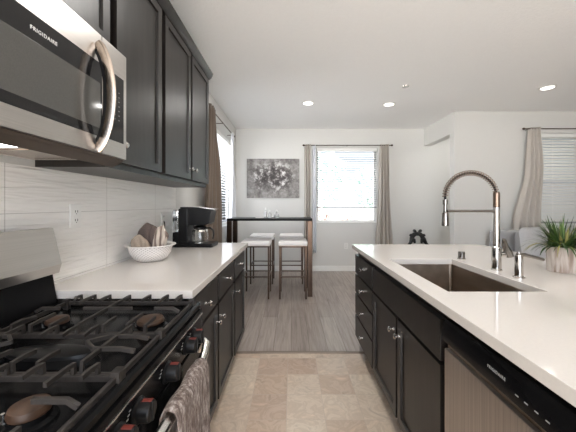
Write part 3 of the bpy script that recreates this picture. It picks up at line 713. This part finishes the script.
# faucet
FY = Y(1.53); FX = 1.120
loc = (FX, FY, .915); e = empty('kitchen_faucet', loc, 'tall chrome spring faucet arching over the sink', 'faucet')
MB(loc).lathe([(0, .9155), (.027, .9155), (.027, .921), (.0235, .924), (.0235, 1.035), (.021, 1.04), (.0165, 1.045), (.0165, 1.255), (.015, 1.26), (0, 1.26)], (FX, FY, 0), n=28).build('post', m_chrome, e)
MB(loc).lathe([(0, 1.258), (.0165, 1.258), (.0165, 1.335), (.014, 1.34), (0, 1.34)], (FX, FY, 0), n=24).build('coil_collar', m_brz2, e)
lv = MB(loc).lathe([(0, 0), (.016, 0), (.016, .036), (.013, .04), (0, .04)], (FX+.018, FY, 1.0), 'x', 20).build('lever_base', m_chrome, e)
MB(loc).tube([(FX+.066, FY-.004, .992), (FX+.058, FY-.006, 1.012), (FX+.038, FY-.012, 1.05), (FX+.022, FY-.026, 1.085)], [.026, .026, .019, .011], n=14, flat=(1, .75)).build('lever', m_dchrome, lv)
R_ = .14; cx = FX-R_; pts = []
for k in range(41):
    a = PI*k/40; pts.append((cx+R_*math.cos(a), FY, 1.315+R_*math.sin(a)*.93))
pts = [(FX, FY, 1.30)] + pts + [(cx-R_, FY, 1.29), (cx-R_, FY, 1.26)]
MB(loc).tube(pts, .0062, n=10).build('hose', m_black, e)
def coil(pts, r, turns, steps):
    P = [Vector(p) for p in pts]; L_ = [0]
    for a, b in zip(P, P[1:]): L_.append(L_[-1]+(b-a).length)
    out = []; j = 0
    for k in range(turns*steps+1):
        s_ = L_[-1]*k/(turns*steps)
        while j < len(L_)-2 and L_[j+1] < s_: j += 1
        f = (s_-L_[j])/(L_[j+1]-L_[j]); q = P[j].lerp(P[j+1], f); t = (P[j+1]-P[j]).normalized(); nrm = Vector((0, 1, 0)); bn = t.cross(nrm); a = 2*PI*k/steps
        out.append(q+(nrm*math.cos(a)+bn*math.sin(a))*r)
    return out
MB(loc).tube(coil(pts[1:-2], .0138, 30, 12), .0023, n=6).build('spring_coil', m_brz2, e)
SX = cx-R_
MB(loc).lathe([(0, 1.30), (.0125, 1.30), (.0125, 1.275), (.009, 1.27), (.009, 1.235), (.0125, 1.228), (.0165, 1.222), (.0185, 1.165), (.0175, 1.156), (0, 1.156)], (SX, FY, 0), n=24).build('spray_head', m_dchrome, e)
MB(loc).tube([(FX, FY, 1.237), (SX+.01, FY, 1.237)], .0075, n=12).build('support_arm', m_dchrome, e)
# soap dispenser, air gap
loc = (1.112, Y(1.37), .915); e = empty('soap_dispenser', loc, 'chrome soap dispenser with flat spout between faucet and plant', 'soap dispenser')
MB(loc).lathe([(0, .9155), (.026, .9155), (.026, .9195), (.0225, .922), (.0185, .924), (.0185, 1.022), (.016, 1.028), (.006, 1.03), (.006, 1.042), (0, 1.042)], (loc[0], loc[1], 0)).build('body', m_chrome, e)
MB(loc).tube([(loc[0]-.008, loc[1], 1.026), (loc[0]+.03, loc[1], 1.026), (loc[0]+.085, loc[1]-.008, 1.012), (loc[0]+.112, loc[1]-.012, 1.004)], [.009, .0095, .008, .007], n=10, flat=(1.0, 1.1)).build('spout', m_dchrome, e)
loc = (1.12, Y(1.845), .915); e = empty('air_gap_cap', loc, 'small chrome air gap cap on the island behind the sink', 'air gap')
MB(loc).lathe([(0, .9155), (.025, .9155), (.025, .919), (.0205, .921), (.0205, .960), (.017, .963), (0, .963)], (loc[0], loc[1], 0)).build('cap', m_dchrome, e)
# plant
px, py = 1.448, Y(1.50); loc = (px, py, .915); e = empty('potted_plant', loc, 'grassy green plant in a whitewashed wood look pot on the island', 'plant')
MB(loc).lathe([(0, .9155), (.061, .9155), (.063, .92), (.0645, 1.045), (.063, 1.048), (.058, 1.048), (.056, 1.03), (0, 1.03)], (px, py, 0), n=40).build('pot', m_pot, e)
MB(loc).lathe([(0, 1.036), (.03, 1.035), (.0555, 1.031)], (px, py, 0), n=24).build('soil', m_soil, e)
mb = MB(loc); rnd = random.Random(5)
for k in range(250):
    a = rnd.uniform(0, 2*PI); r0 = rnd.uniform(0, .045); ln = rnd.uniform(.10, .20); lean = rnd.uniform(.1, 1.75); wd = rnd.uniform(.004, .0075)
    base = Vector((px+r0*math.cos(a), py+r0*math.sin(a), 1.03)); a2 = a+rnd.uniform(-.5, .5); out = Vector((math.cos(a2), math.sin(a2), 0)); side = Vector((-out.y, out.x, 0))
    p = base.copy(); prev = None; n = 6; ang = lean*.35
    for i in range(n+1):
        wv = wd*(1-(i/n)**2)+.0004; vl = (mb.bm.verts.new(p-side*wv), mb.bm.verts.new(p+out*wv*.3), mb.bm.verts.new(p+side*wv))
        if prev: mb.bm.faces.new((prev[0], prev[1], vl[1], vl[0])); mb.bm.faces.new((prev[1], prev[2], vl[2], vl[1]))
        prev = vl; ang += lean*.2; p = p+(out*math.sin(ang)+Vector((0, 0, 1))*math.cos(ang))*ln/n
mb.build('foliage', m_leaf, e, recalc=False)

# ------------------------------------------------------------------ outlets
def outlet(name, c, axis, label):
    e = empty(name, c, label, 'outlet'); x, y, z = c
    def bx(mb, a0, a1, z0, z1, d0, d1, b=0):
        if axis == 'x': mb.box(x+d0, x+d1, y+a0, y+a1, z+z0, z+z1, b)
        else: mb.box(x+a0, x+a1, y-d1, y-d0, z+z0, z+z1, b)
    mb = MB(c); bx(mb, -.036, .036, -.058, .058, 0, .006, .002); mb.build('plate', m_plas, e)
    for s in (-1, 1):
        mb = MB(c); bx(mb, -.017, .017, s*.021-.016, s*.021+.016, .006, .008, .001); sk = mb.build('socket', m_plas, e)
        mb = MB(c)
        bx(mb, -.009, -.006, s*.021-.004, s*.021+.007, .008, .0088); bx(mb, .006, .009, s*.021-.004, s*.021+.007, .008, .0088); bx(mb, -.002, .002, s*.021-.012, s*.021-.008, .008, .0088)
        mb.build('slot', m_slot, sk)
outlet('wall_outlet', (WX+.0085, Y(1.372), 1.216), 'x', 'white double outlet on the tiled backsplash above the near countertop')
outlet('wall_outlet', (WX+.0085, Y(2.31), 1.155), 'x', 'white outlet on the backsplash tight behind the coffee maker')
outlet('wall_outlet', (1.05, BY, .48), 'y', 'white outlet low on the back wall under the window')

# ------------------------------------------------------------------ coffee maker
cy0, cy1 = Y(2.33), Y(2.51); cz = .9155; loc = (-.82, (cy0+cy1)/2, .915); ym = (cy0+cy1)/2
e = empty('coffee_maker', loc, 'black drip coffee maker with glass carafe near the countertop end', 'coffee maker')
MB(loc).box(-.99, -.655, cy0, cy1, cz, cz+.032, .008).build('base', m_black, e)
MB(loc).box(-.945, -.865, cy0, cy1, cz+.032, cz+.325, .01).build('column', m_black, e)
MB(loc).box(-.998, -.946, cy0+.008, cy1-.008, cz+.128, cz+.315, .01).build('water_tank', m_smoke, e)
MB(loc).box(-.995, -.946, cy0+.006, cy1-.006, cz+.033, cz+.127, .006).build('tank_foot', m_black, e)
MB(loc).prism([(-.93, cz+.185), (-.72, cz+.185), (-.69, cz+.20), (-.672, cz+.30), (-.70, cz+.318), (-.78, cz+.335), (-.93, cz+.338)], 'y', cy0+.003, cy1-.003, .006).build('brew_head', m_black, e)
MB(loc).prism([(-.815, cz+.336), (-.70, cz+.322), (-.645, cz+.317), (-.648, cz+.323), (-.70, cz+.330), (-.81, cz+.343)], 'y', cy0+.02, cy1-.02).build('lid_tab', m_nickel, e)
ccx = -.79
MB(loc).lathe([(0, cz+.033), (.066, cz+.033), (.066, cz+.037), (0, cz+.037)], (ccx, ym, 0)).build('warming_plate', m_nickel, e)
cf = MB(loc).lathe([(0, cz+.038), (.060, cz+.038), (.068, cz+.05), (.070, cz+.09), (.062, cz+.135), (.054, cz+.15), (.052, cz+.15), (.060, cz+.133), (.0675, cz+.09), (.0655, cz+.052), (.058, cz+.041), (0, cz+.041)], (ccx, ym, 0), n=32).build('carafe', m_glass, e)
MB(loc).lathe([(0, cz+.151), (.055, cz+.151), (.056, cz+.165), (.03, cz+.178), (0, cz+.178)], (ccx, ym, 0)).build('carafe_lid', m_black, cf)
MB(loc).lathe([(.0625, cz+.128), (.0655, cz+.128), (.0605, cz+.143), (.0575, cz+.143), (.0625, cz+.128)], (ccx, ym, 0)).build('carafe_band', m_nickel, cf)
MB(loc).tube([(ccx+.055, ym-.012, cz+.158), (ccx+.095, ym-.016, cz+.158), (ccx+.118, ym-.018, cz+.14), (ccx+.122, ym-.018, cz+.10), (ccx+.115, ym-.018, cz+.062)], [.010, .011, .011, .010, .007], n=10, flat=(.7, 1)).build('carafe_handle', m_black, cf)
MB(loc).tube([(-.975, cy0+.01, cz+.02), (-.985, cy0-.04, cz+.005), (-.995, cy0-.09, cz+.005), (-1.02, cy0-.11, cz+.006), (-1.04, cy0-.08, cz+.05), (-1.045, Y(2.31), 1.10), (-1.050, Y(2.31), 1.134)], .005, n=8).build('power_cord', m_black, e)

# ------------------------------------------------------------------ bowl and linens
bx_, by_ = -.905, Y(1.80); loc = (bx_, by_, .915); e = empty('serving_bowl', loc, 'white pierced bowl on the countertop holding folded napkins', 'bowl')
MB(loc).lathe([(0, .9155), (.07, .9155), (.095, .93), (.12, .965), (.132, 1.008), (.128, 1.008), (.115, .966), (.09, .934), (.066, .921), (0, .921)], (bx_, by_, 0), n=48).build('bowl_body', m_lat, e)
MB(loc).lathe([(.127, 1.0085), (.150, 1.013), (.153, 1.017), (.150, 1.020), (.126, 1.015), (.127, 1.0085)], (bx_, by_, 0), n=48).build('rim', m_bask, e)
def cloth(c, wd, ht, ty, mat, label, tilt, yaw, peak, taper, ph):
    # napkin folded over once, standing in the bowl with its fold up: front sheet, fold, back sheet
    def fn(u, v):
        a = 2*u-1; top = ht*(1-taper*abs(a-peak)**1.6)
        t = 2*v-1; z = top*(1-abs(t)**2.6); out = ty*math.copysign(abs(t)**.75, t)
        x = a*wd*(.48+.52*(z/ht))
        out += (.006*math.sin(7*a+ph)+.004*math.sin(13*a+2*ph))*(1-.4*abs(t)) + .012*a*a*(1 if t > 0 else -.3)
        z += .004*math.sin(9*a+ph)*(1-abs(t))
        p = Vector((x, out, z)); p = Matrix.Rotation(tilt, 3, 'Y') @ p; p = Matrix.Rotation(yaw, 3, 'Z') @ p
        return p+Vector(c)
    mb = MB(c); mb.grid(fn, 30, 26); o = mb.build('folded_napkin', mat, ang=80)
    so = o.modifiers.new('thickness', 'SOLIDIFY'); so.thickness = .004; so.offset = 0
    return tag(o, label, 'napkin')
cloth((bx_-.030, by_-.040, .978), .084, .108, .024, m_tan, 'tan folded napkin leaning at the front of the bowl', -.30, .12, -.1, .75, .4)
cloth((bx_-.030, by_+.048, .955), .098, .195, .026, m_umb, 'dark umber napkin standing at the back of the bowl', -.12, .08, .1, .45, 1.7)
cloth((bx_-.005, by_+.002, .950), .052, .190, .014, m_umb, 'dark brown napkin standing in the middle of the bowl', .10, -.10, 0, .30, 2.6)
cloth((bx_+.040, by_-.008, .952), .050, .190, .014, m_stripe, 'striped beige and brown napkin leaning at the side of the bowl', .22, -.15, 0, .30, .9)

# ------------------------------------------------------------------ bar table, stools
TX0, TX1, TY0, TY1 = -.895, .29, Y(3.87), Y(4.33); loc = ((TX0+TX1)/2, (TY0+TY1)/2, 0)
e = empty('bar_table', loc, 'tall narrow black bar table with dark polished metal legs', 'table')
MB(loc).box(TX0, TX1, TY0, TY1, 1.05, 1.083, .003).build('tabletop', m_tblack, e)
for x0, x1 in ((TX0, TX0+.066), (TX1-.066, TX1)):
    for y0, y1 in ((TY0, TY0+.066), (TY1-.066, TY1)): MB(loc).box(x0, x1, y0, y1, 0, 1.0495, .003).build('leg', m_gun, e)
def stool_at(x, y, label):
    loc = (x, y, 0); e = empty('bar_stool', loc, label, 'stool', None)
    s = .185; d0, d1 = -.185, .185
    MB(loc).box(x-.195, x+.195, y-.215, y+.215, .718, .782, .016, 3).build('seat', m_fab_w, e)
    MB(loc).box(x-.19, x+.19, y-.205, y+.205, .700, .7175, .002).build('seat_frame', m_gun, e)
    for sx in (-1, 1):
        for sy in (-1, 1): MB(loc).box(x+sx*.176-.011, x+sx*.176+.011, y+sy*.178-.011, y+sy*.178+.011, 0, .6995, .001).build('leg', m_gun, e)
    mb = MB(loc)
    mb.box(x-.164, x+.164, y-.187, y-.169, .293, .309); mb.box(x-.164, x+.164, y+.169, y+.187, .293, .309)
    mb.box(x-.185, x-.167, y-.166, y+.166, .293, .309); mb.box(x+.167, x+.185, y-.166, y+.166, .293, .309)
    mb.build('footrest', m_gun, e); return e
st = stool_at(-.485, Y(3.74)+.215, 'white seated bar stool on the kitchen side of the table, nearest the counter end')
dup(st, (.02, Y(3.74)+.215, 0), 'white seated bar stool on the kitchen side, beside the wide table leg')
dup(st, (-.48, Y(4.46)+.215, 0), 'white seated bar stool on the wall side of the table, nearest the side window')
dup(st, (.0, Y(4.46)+.215, 0), 'white seated bar stool on the wall side of the table, nearest the back window')
# table decor
tz = 1.0835
tr = MB((-.44, Y(4.05), tz)); tr.box(-.52, -.40, Y(4.02), Y(4.09), tz, tz+.008, .003)
tag(tr.build('small_tray', m_bask), 'small flat white tray on the bar table beside the glass bottles', 'tray')
def decanter(x, y, prof, stop, label):
    loc = (x, y, tz); e = empty('glass_decanter', loc, label, 'bottle')
    inner = [(max(0, r-.004) if r > .006 else r, z+.004) for r, z in prof][::-1]
    MB(loc).lathe([(r, tz+z) for r, z in prof], (x, y, 0), n=24).build('bottle', m_milk, e)
    MB(loc).lathe([(r, tz+z) for r, z in stop], (x, y, 0), n=18).build('stopper', m_plas, e)
decanter(-.375, Y(4.06), [(0, 0), (.020, 0), (.022, .01), (.022, .075), (.010, .092), (.009, .115), (0, .115)], [(0, .1155), (.012, .1155), (.014, .13), (.008, .145), (0, .15)], 'tall slim clear glass bottle on the bar table next to the white tray')
decanter(-.315, Y(4.05), [(0, 0), (.026, 0), (.03, .012), (.028, .055), (.012, .075), (.010, .092), (0, .092)], [(0, .0925), (.014, .0925), (.014, .105), (0, .11)], 'squat clear glass bottle in the middle of the three on the bar table')
decanter(-.215, Y(4.06), [(0, 0), (.03, 0), (.040, .02), (.036, .05), (.012, .075), (.010, .085), (0, .085)], [(0, .0855), (.012, .0855), (.016, .10), (.008, .115), (0, .118)], 'round bellied clear glass bottle farthest along the bar table')

# painting
pa = MB((-.35, BY, 1.78)); pa.box(-.857, .150, BY-.036, BY-.0005, 1.405, 2.155, .003)
tag(pa.build('canvas_painting', m_art), 'grey abstract canvas painting on the back wall above the bar table', 'painting')

# ------------------------------------------------------------------ ceiling fittings
def can(x, y, label, emit):
    loc = (x, y, CH); e = empty('recessed_light', loc, label, 'light')
    MB(loc).lathe([(.068, CH-.0005), (.095, CH-.0005), (.094, CH-.006), (.072, CH-.011), (.068, CH-.008), (.068, CH-.0005)], (x, y, 0), n=36).build('trim_ring', m_white, e)
    MB(loc).lathe([(0, CH-.007), (.0675, CH-.007), (.0675, CH-.0012), (0, CH-.0012)], (x, y, 0), n=36).build('diffuser', emit, e); return e
m_em = M('lamp_diffuser', (.95, .94, .9), .4, emit=2.2)
can(.24, Y(4.03), 'round recessed ceiling light above the bar table side of the dining area', m_em)
can(1.42, Y(4.08), 'round recessed ceiling light in front of the back window', m_em)
can(3.2, Y(3.5), 'round recessed ceiling light over the living room sofa', m_em)
can(.10, 1.95, 'added fill light fitting, out of view over the kitchen aisle between counter and island', m_em)  # added fitting for the aisle fill lamp, unseen
loc = (1.41, Y(3.46), CH); e = empty('sprinkler_cap', loc, 'small round sprinkler cap on the ceiling between the recessed lights', 'sprinkler')
MB(loc).lathe([(0, CH-.012), (.038, CH-.010), (.042, CH-.0005)], (loc[0], loc[1], 0), n=28).build('cap', m_nickel, e)

# ------------------------------------------------------------------ sculpture on a low console
lx, ly = 2.32, Y(5.15)
loc = (lx, ly, 0); e = empty('console_table', loc, 'low dark console table against the back wall holding the black sculpture', 'table')
MB(loc).box(lx-.33, lx+.30, ly-.16, ly+.16, .50, .53, .003).build('tabletop', m_wood_d, e)
for sx in (lx-.31, lx+.28):
    for sy in (-.14, .14): MB(loc).box(sx-.018, sx+.018, ly+sy-.018, ly+sy+.018, 0, .4995, .002).build('leg', m_wood_d, e)
def skin(name, verts, edges, radii, loc, mat, sub=2):
    me = bpy.data.meshes.new(name); me.from_pydata([Vector(v)-Vector(loc) for v in verts], edges, []); o = bpy.data.objects.new(name, me); COL.objects.link(o); o.location = loc
    sk = o.modifiers.new('skin', 'SKIN'); sk.use_smooth_shade = True
    for v, r in zip(me.skin_vertices[0].data, radii): v.radius = (r, r)
    me.skin_vertices[0].data[0].use_root = True
    ss = o.modifiers.new('sub', 'SUBSURF'); ss.levels = sub; ss.render_levels = sub; me.materials.append(mat); return o
sz = .535
V_, E_, R2 = [], [], []
def fig(s):
    b = len(V_); c = lx-.005
    P = [((c+s*.105, ly, sz+.115), .045), ((c+s*.085, ly, sz+.165), .040), ((c+s*.050, ly, sz+.205), .040), ((c+s*.030, ly, sz+.235), .022), ((c+s*.045, ly, sz+.262), .034), ((c+s*.085, ly, sz+.272), .028),
         ((c+s*.125, ly-.03, sz+.07), .038), ((c+s*.155, ly-.03, sz+.02), .026), ((c+s*.195, ly-.03, sz+.012), .016), ((c+s*.07, ly-.03, sz+.10), .030), ((c+s*.06, ly-.035, sz+.03), .022), ((c+s*.125, ly+.0, sz+.19), .026), ((c+s*.145, ly, sz+.16), .018)]
    E = [(0, 1), (1, 2), (2, 3), (3, 4), (4, 5), (0, 6), (6, 7), (7, 8), (0, 9), (9, 10), (1, 11), (11, 12)]
    V_.extend(p for p, r in P); R2.extend(r for p, r in P); E_.extend((a+b, q+b) for a, q in E); return b
b1 = fig(-1); b2 = fig(1); E_.append((b1+2, b2+2))
o = skin('sculpture', V_, E_, R2, (lx, ly, sz), m_sculp)
tag(o, 'black sculpture of two bent figures leaning head to head behind the island', 'sculpture')

# ------------------------------------------------------------------ sofa
sx0, sx1, sy0, sy1 = 2.98, 5.35, LY-1.04, LY-.16
loc = ((sx0+sx1)/2, (sy0+sy1)/2, 0); e = empty('sofa', loc, 'grey fabric sofa under the living room window', 'sofa')
MB(loc).box(sx0+.02, sx1-.02, sy0+.02, sy1, .08, .30, .02).build('base', m_sofa, e)
MB(loc).box(sx0, sx1, sy1-.20, sy1, .3005, .90, .05, 4).build('back', m_sofa, e)
for x0, x1 in ((sx0, sx0+.2), (sx1-.2, sx1)): MB(loc).box(x0, x1, sy0, sy1-.205, .085, .47, .05, 4).build('arm', m_sofa, e)
wdt = (sx1-sx0-.41)/2
for k in range(2):
    x0 = sx0+.204+k*(wdt+.002)
    MB(loc).box(x0, x0+wdt, sy0-.01, sy1-.21, .303, .46, .045, 4).build('seat_cushion', m_sofa, e)
    MB(loc).box(x0, x0+wdt, sy1-.42, sy1-.205, .465, .90, .08, 5).build('back_cushion', m_sofa, e)
for x in (sx0+.08, sx1-.08):
    for y in (sy0+.08, sy1-.08): MB(loc).box(x-.025, x+.025, y-.025, y+.025, 0, .0795, .003).build('foot', m_wood_d, e)
def pillow(c, w_, h_, t, lean, yaw, label):
    def fn(u, v):
        a, b_ = 2*u-1, 2*v-1
        return (a, b_)
    mb = MB(c); n = 16
    for s in (-1, 1):
        def f2(u, v, s=s):
            a, b_ = 2*u-1, 2*v-1; th = t*max(0, (1-a**4)*(1-b_**4))**.6
            p = Vector((a*w_*(1-.07*b_*b_), s*th, b_*h_*(1-.07*a*a))); p = Matrix.Rotation(yaw, 3, 'Z') @ (Matrix.Rotation(lean, 3, 'X') @ p); return p+Vector(c)
        mb.grid(f2, n, n)
    bmesh.ops.remove_doubles(mb.bm, verts=mb.bm.verts[:], dist=.0005)
    return tag(mb.build('throw_pillow', m_sofa, ang=70), label, 'pillow')
pillow((3.30, sy1-.585, .727), .30, .26, .085, -.22, .05, 'plump grey throw pillow standing at the end of the sofa by the curtain')
pillow((4.2, sy1-.585, .695), .25, .23, .08, -.22, -.08, 'grey throw pillow on the sofa behind the potted plant')

# ------------------------------------------------------------------ repeats carry a group
GROUPS = {'bar_stool': 'white bar stools at the bar table', 'recessed_light': 'recessed ceiling lights', 'folded_napkin': 'napkins in the white bowl',
          'glass_decanter': 'glass bottles on the bar table', 'window_curtain': 'curtains at the windows', 'curtain_rod': 'curtain rods', 'window_blind': 'window blinds',
          'wall_outlet': 'white wall outlets', 'wall_cabinet': 'dark wall cabinets', 'base_cabinet': 'dark base cabinets', 'throw_pillow': 'pillows on the sofa', 'garden_shrub': 'shrubs outside the windows'}
for o in COL.objects:
    st_ = o.name.split('.')[0]
    if not o.parent and st_ in GROUPS: o['group'] = GROUPS[st_]
